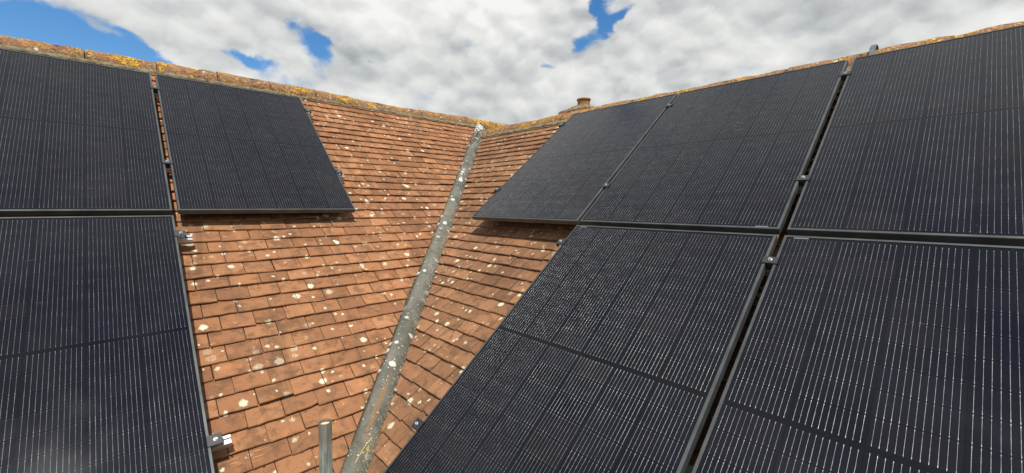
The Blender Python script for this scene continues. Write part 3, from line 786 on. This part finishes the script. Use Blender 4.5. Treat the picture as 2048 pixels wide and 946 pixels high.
yl = m.build('lichen', M_YMOSS, smooth=80); tag(yl, 'bright yellow lichen crust where the two ridges meet above the valley', 'lichen', kind='stuff')
# a withered stalk with yellow moss low in the valley
st_root = empty('dried_plant', Matrix.Translation(vcap(.05, 5.50)))
tag(st_root, 'withered yellow plant with a thin stalk lying low on the valley capping', 'dried plant')
inv2 = st_root.matrix_world.inverted(); m = MB()
m.tube([inv2 @ v for v in spline([vcap(.060,5.42,.006), vcap(.045,5.48,.014), vcap(.025,5.55,.008), vcap(.005,5.61,.003)])], lambda f: .0032-.0014*f, 7)
m.tube([inv2 @ v for v in spline([vcap(.055,5.46,.004), vcap(.072,5.50,.016), vcap(.066,5.55,.005)])], .0020, 6)
m.build('stalk', M_STALK, st_root, smooth=60)
m = MB()
for k in range(34):
    y = (5.49 if k%2 else 5.60)+RM.normal(0,.018); blob(inv2 @ vcap(RM.uniform(.035,.085), y, .001), RM.uniform(.003,.009), VN, RM)
tag(m.build('moss_clump', M_YMOSS, st_root, smooth=80), kind='stuff')

# ------------------------------------------------------------------ ground
m = MB(); N = 24; V_ = []; F_ = []
for j in range(N+1):
    for i in range(N+1): V_.append((-1500+3000*i/N, -1500+3000*j/N, GROUND_Z))
for j in range(N):
    for i in range(N): F_.append((j*(N+1)+i, j*(N+1)+i+1, (j+1)*(N+1)+i+1, (j+1)*(N+1)+i))
g = mesh_obj('ground', V_, F_, M_GRASS); tag(g, 'grass ground around the house', 'ground', kind='structure')

# ------------------------------------------------------------------ sky, sun
SUN = Vector((.16, -.49, .97)).normalized()
w = bpy.data.worlds.new('World'); S.world = w; w.use_nodes = True
t = NT(w.node_tree); t.N.clear()
out = t.new('ShaderNodeOutputWorld')
sky = t.new('ShaderNodeTexSky', sky_type='NISHITA'); sky.sun_disc = False
sky.sun_elevation = math.asin(SUN.z); sky.sun_rotation = math.atan2(SUN.x, SUN.y); sky.air_density = 1.0; sky.dust_density = .3; sky.ozone_density = 2.5; sky.altitude = 100
hs = t.new('ShaderNodeHueSaturation'); hs.inputs['Saturation'].default_value = 1.30; hs.inputs['Value'].default_value = 1.45; t.L.new(sky.outputs[0], hs.inputs['Color'])
bg = t.new('ShaderNodeBackground'); bg.inputs['Strength'].default_value = .10; t.L.new(hs.outputs[0], bg.inputs['Color'])
D = t.v('NORMALIZE', t.new('ShaderNodeTexCoord').outputs['Generated'])
wa_ = t.sep(t.noise(t.mapping(D, scale=(1,1,1.3)), 9, 6, .6, color=True))
dz = t.sep(D); az0 = t.m('MULTIPLY', t.m('ARCTAN2', dz[0], dz[1]), 180/math.pi); el0 = t.m('MULTIPLY', t.m('ARCSINE', dz[2]), 180/math.pi)
az = t.m('MULTIPLY_ADD', t.m('SUBTRACT', wa_[0], .5), 7.0, az0); el = t.m('MULTIPLY_ADD', t.m('SUBTRACT', wa_[1], .5), 4.0, el0)
C1 = t.mapping(D, scale=(1,1,1.45))
wr = t.v('SCALE', t.v('SUBTRACT', t.noise(C1, 5, 3, .5, color=True), (.5,.5,.5)), scale=.06)
C = t.v('ADD', C1, wr)
def puffs(v):
    a_ = t.m('SUBTRACT', 1.0, t.voro(v, 7.5).outputs['Distance']); b_ = t.m('SUBTRACT', 1.0, t.voro(v, 17).outputs['Distance'])
    return t.m('ADD', t.m('MULTIPLY', a_, .62), t.m('MULTIPLY', b_, .38))
wfine = t.v('SCALE', t.v('SUBTRACT', t.noise(C1, 26, 4, .55, color=True), (.5,.5,.5)), scale=.034)
CV = t.v('ADD', C, wfine)
h1 = puffs(CV); h2 = puffs(t.v('ADD', CV, (.006,-.004,.024)))
f1 = t.noise(C, 4.6, 9, .54, .0)
f2 = t.noise(t.v('ADD', C, (3.1,1.7,.4)), 2.6, 4, .5, .0)
f3 = t.noise(C, 26, 7, .62, .0)
dens = t.m('ADD', t.m('MULTIPLY', f1, .75), t.m('ADD', t.m('MULTIPLY', f2, .30), t.m('MULTIPLY', f3, .22)))
dens = t.m('SUBTRACT', dens, .035)
# clear gaps between the clouds, by azimuth, elevation, half widths and tilt (degrees)
gaps = [(-47.5,15.0,7.0,2.0,-12,1.15),(-53,14.2,5,1.3,-5,.9),(-42.5,15.6,1.6,.5,-8,.55),(-34.6,16.0,2.4,.55,-6,.75),(-39.5,13.4,5.0,.8,-14,.8),(-44.0,16.6,1.5,.45,-10,.5),(-20.0,17.6,1.0,.35,-10,.6),(-27.0,18.7,1.7,2.1,35,1.0),(-25.2,19.2,1.0,.5,0,.55),
        (-29,20.6,1.2,.7,0,.5),(10.3,22.6,1.7,2.3,-25,1.15),(12.8,23.0,2.2,.6,20,.75),(7.2,20.6,1.6,1.4,20,1.05),(9.0,24.6,1.0,1.5,0,.9),(2.8,18.0,1.7,.7,-8,.95),(5,17.5,.7,.35,0,.4)]
tot = None
for a0, e0, wa, we, tl, k in gaps:
    da = t.m('MULTIPLY', t.m('SUBTRACT', az, a0), math.cos(math.radians(e0))); de = t.m('SUBTRACT', el, e0); c_, s_ = math.cos(math.radians(tl)), math.sin(math.radians(tl))
    p = t.m('DIVIDE', t.m('ADD', t.m('MULTIPLY', da, c_), t.m('MULTIPLY', de, s_)), wa); q = t.m('DIVIDE', t.m('SUBTRACT', t.m('MULTIPLY', de, c_), t.m('MULTIPLY', da, s_)), we)
    g_ = t.m('MULTIPLY', t.m('EXPONENT', t.m('MULTIPLY', t.m('ADD', t.m('MULTIPLY', p, p), t.m('MULTIPLY', q, q)), -1.0)), k)
    tot = g_ if tot is None else t.m('ADD', tot, g_)
dn = t.m('SUBTRACT', dens, t.m('MULTIPLY', tot, .40))
behind = t.step(dz[1], .25, -.25)          # the sky behind us, round the sun, is more broken
dn = t.m('SUBTRACT', dn, t.m('MULTIPLY', behind, .13))
dn = t.m('SUBTRACT', dn, t.m('MULTIPLY', t.step(dz[2], .50, .80), .065))      # mostly clear overhead
mask = t.step(dn, .305, .53)
lit = t.m('SUBTRACT', h1, h2)
lum = t.m('ADD', .735, t.m('ADD', t.m('MULTIPLY', lit, .85), t.m('ADD', t.m('MULTIPLY', t.m('SUBTRACT', f3, .5), .26), t.m('ADD', t.m('MULTIPLY', t.m('SUBTRACT', .5, f2), 1.35), t.m('MULTIPLY', t.m('SUBTRACT', t.noise(C, 8, 5, .5), .5), .60)))))
dark = t.m('ADD', t.m('MULTIPLY', t.step(az, 14, 34), t.step(el, 19, 24)), t.m('MULTIPLY', t.step(el, 17.0, 11.5), t.step(az, -22, -8)))
lum = t.m('SUBTRACT', lum, t.m('MULTIPLY', dark, .10))
cc = t.ramp(lum, [(.12,(.300,.315,.335)),(.34,(.385,.405,.425)),(.50,(.52,.545,.555)),(.70,(.70,.715,.705)),(.98,(.92,.92,.895))])
bg2 = t.new('ShaderNodeBackground'); bg2.inputs['Strength'].default_value = 1.0; t.L.new(cc, bg2.inputs['Color'])
mx = t.new('ShaderNodeMixShader'); t.set(mx.inputs[0], mask); t.L.new(bg.outputs[0], mx.inputs[1]); t.L.new(bg2.outputs[0], mx.inputs[2]); t.L.new(mx.outputs[0], out.inputs[0])

sl = bpy.data.lights.new('sun', 'SUN'); sl.energy = 4.8; sl.angle = math.radians(.53); sl.color = (1,.955,.88)
so = bpy.data.objects.new('sun', sl); so.rotation_euler = (-SUN).to_track_quat('-Z','Y').to_euler(); so.location = (3,-8,12); link(so)

# ------------------------------------------------------------------ camera
cd = bpy.data.cameras.new('camera'); cd.sensor_fit = 'HORIZONTAL'; cd.sensor_width = 36; cd.lens = 828.1/2048*36; cd.clip_start = .05; cd.clip_end = 5000
co_ = bpy.data.objects.new('camera', cd); link(co_)
r_ = Vector((.999459,.032574,.004549)); u_ = Vector((-.007030,.076439,.997049)); f_ = Vector((-.032130,.996542,-.076627))
co_.matrix_world = frame(Vector((.67449,-6.46679,-1.22814)), r_, u_, -f_)
S.camera = co_
S.view_settings.view_transform = 'Standard'; S.view_settings.look = 'None'; S.view_settings.exposure = 0; S.view_settings.gamma = 1; S.view_settings.use_curve_mapping = False
S.cycles.use_denoising = True
S.cycles.denoiser = 'OPENIMAGEDENOISE'
S.cycles.denoising_input_passes = 'RGB_ALBEDO_NORMAL'
S.cycles.denoising_prefilter = 'ACCURATE'
S.cycles.max_bounces = 6; S.cycles.diffuse_bounces = 3; S.cycles.glossy_bounces = 3
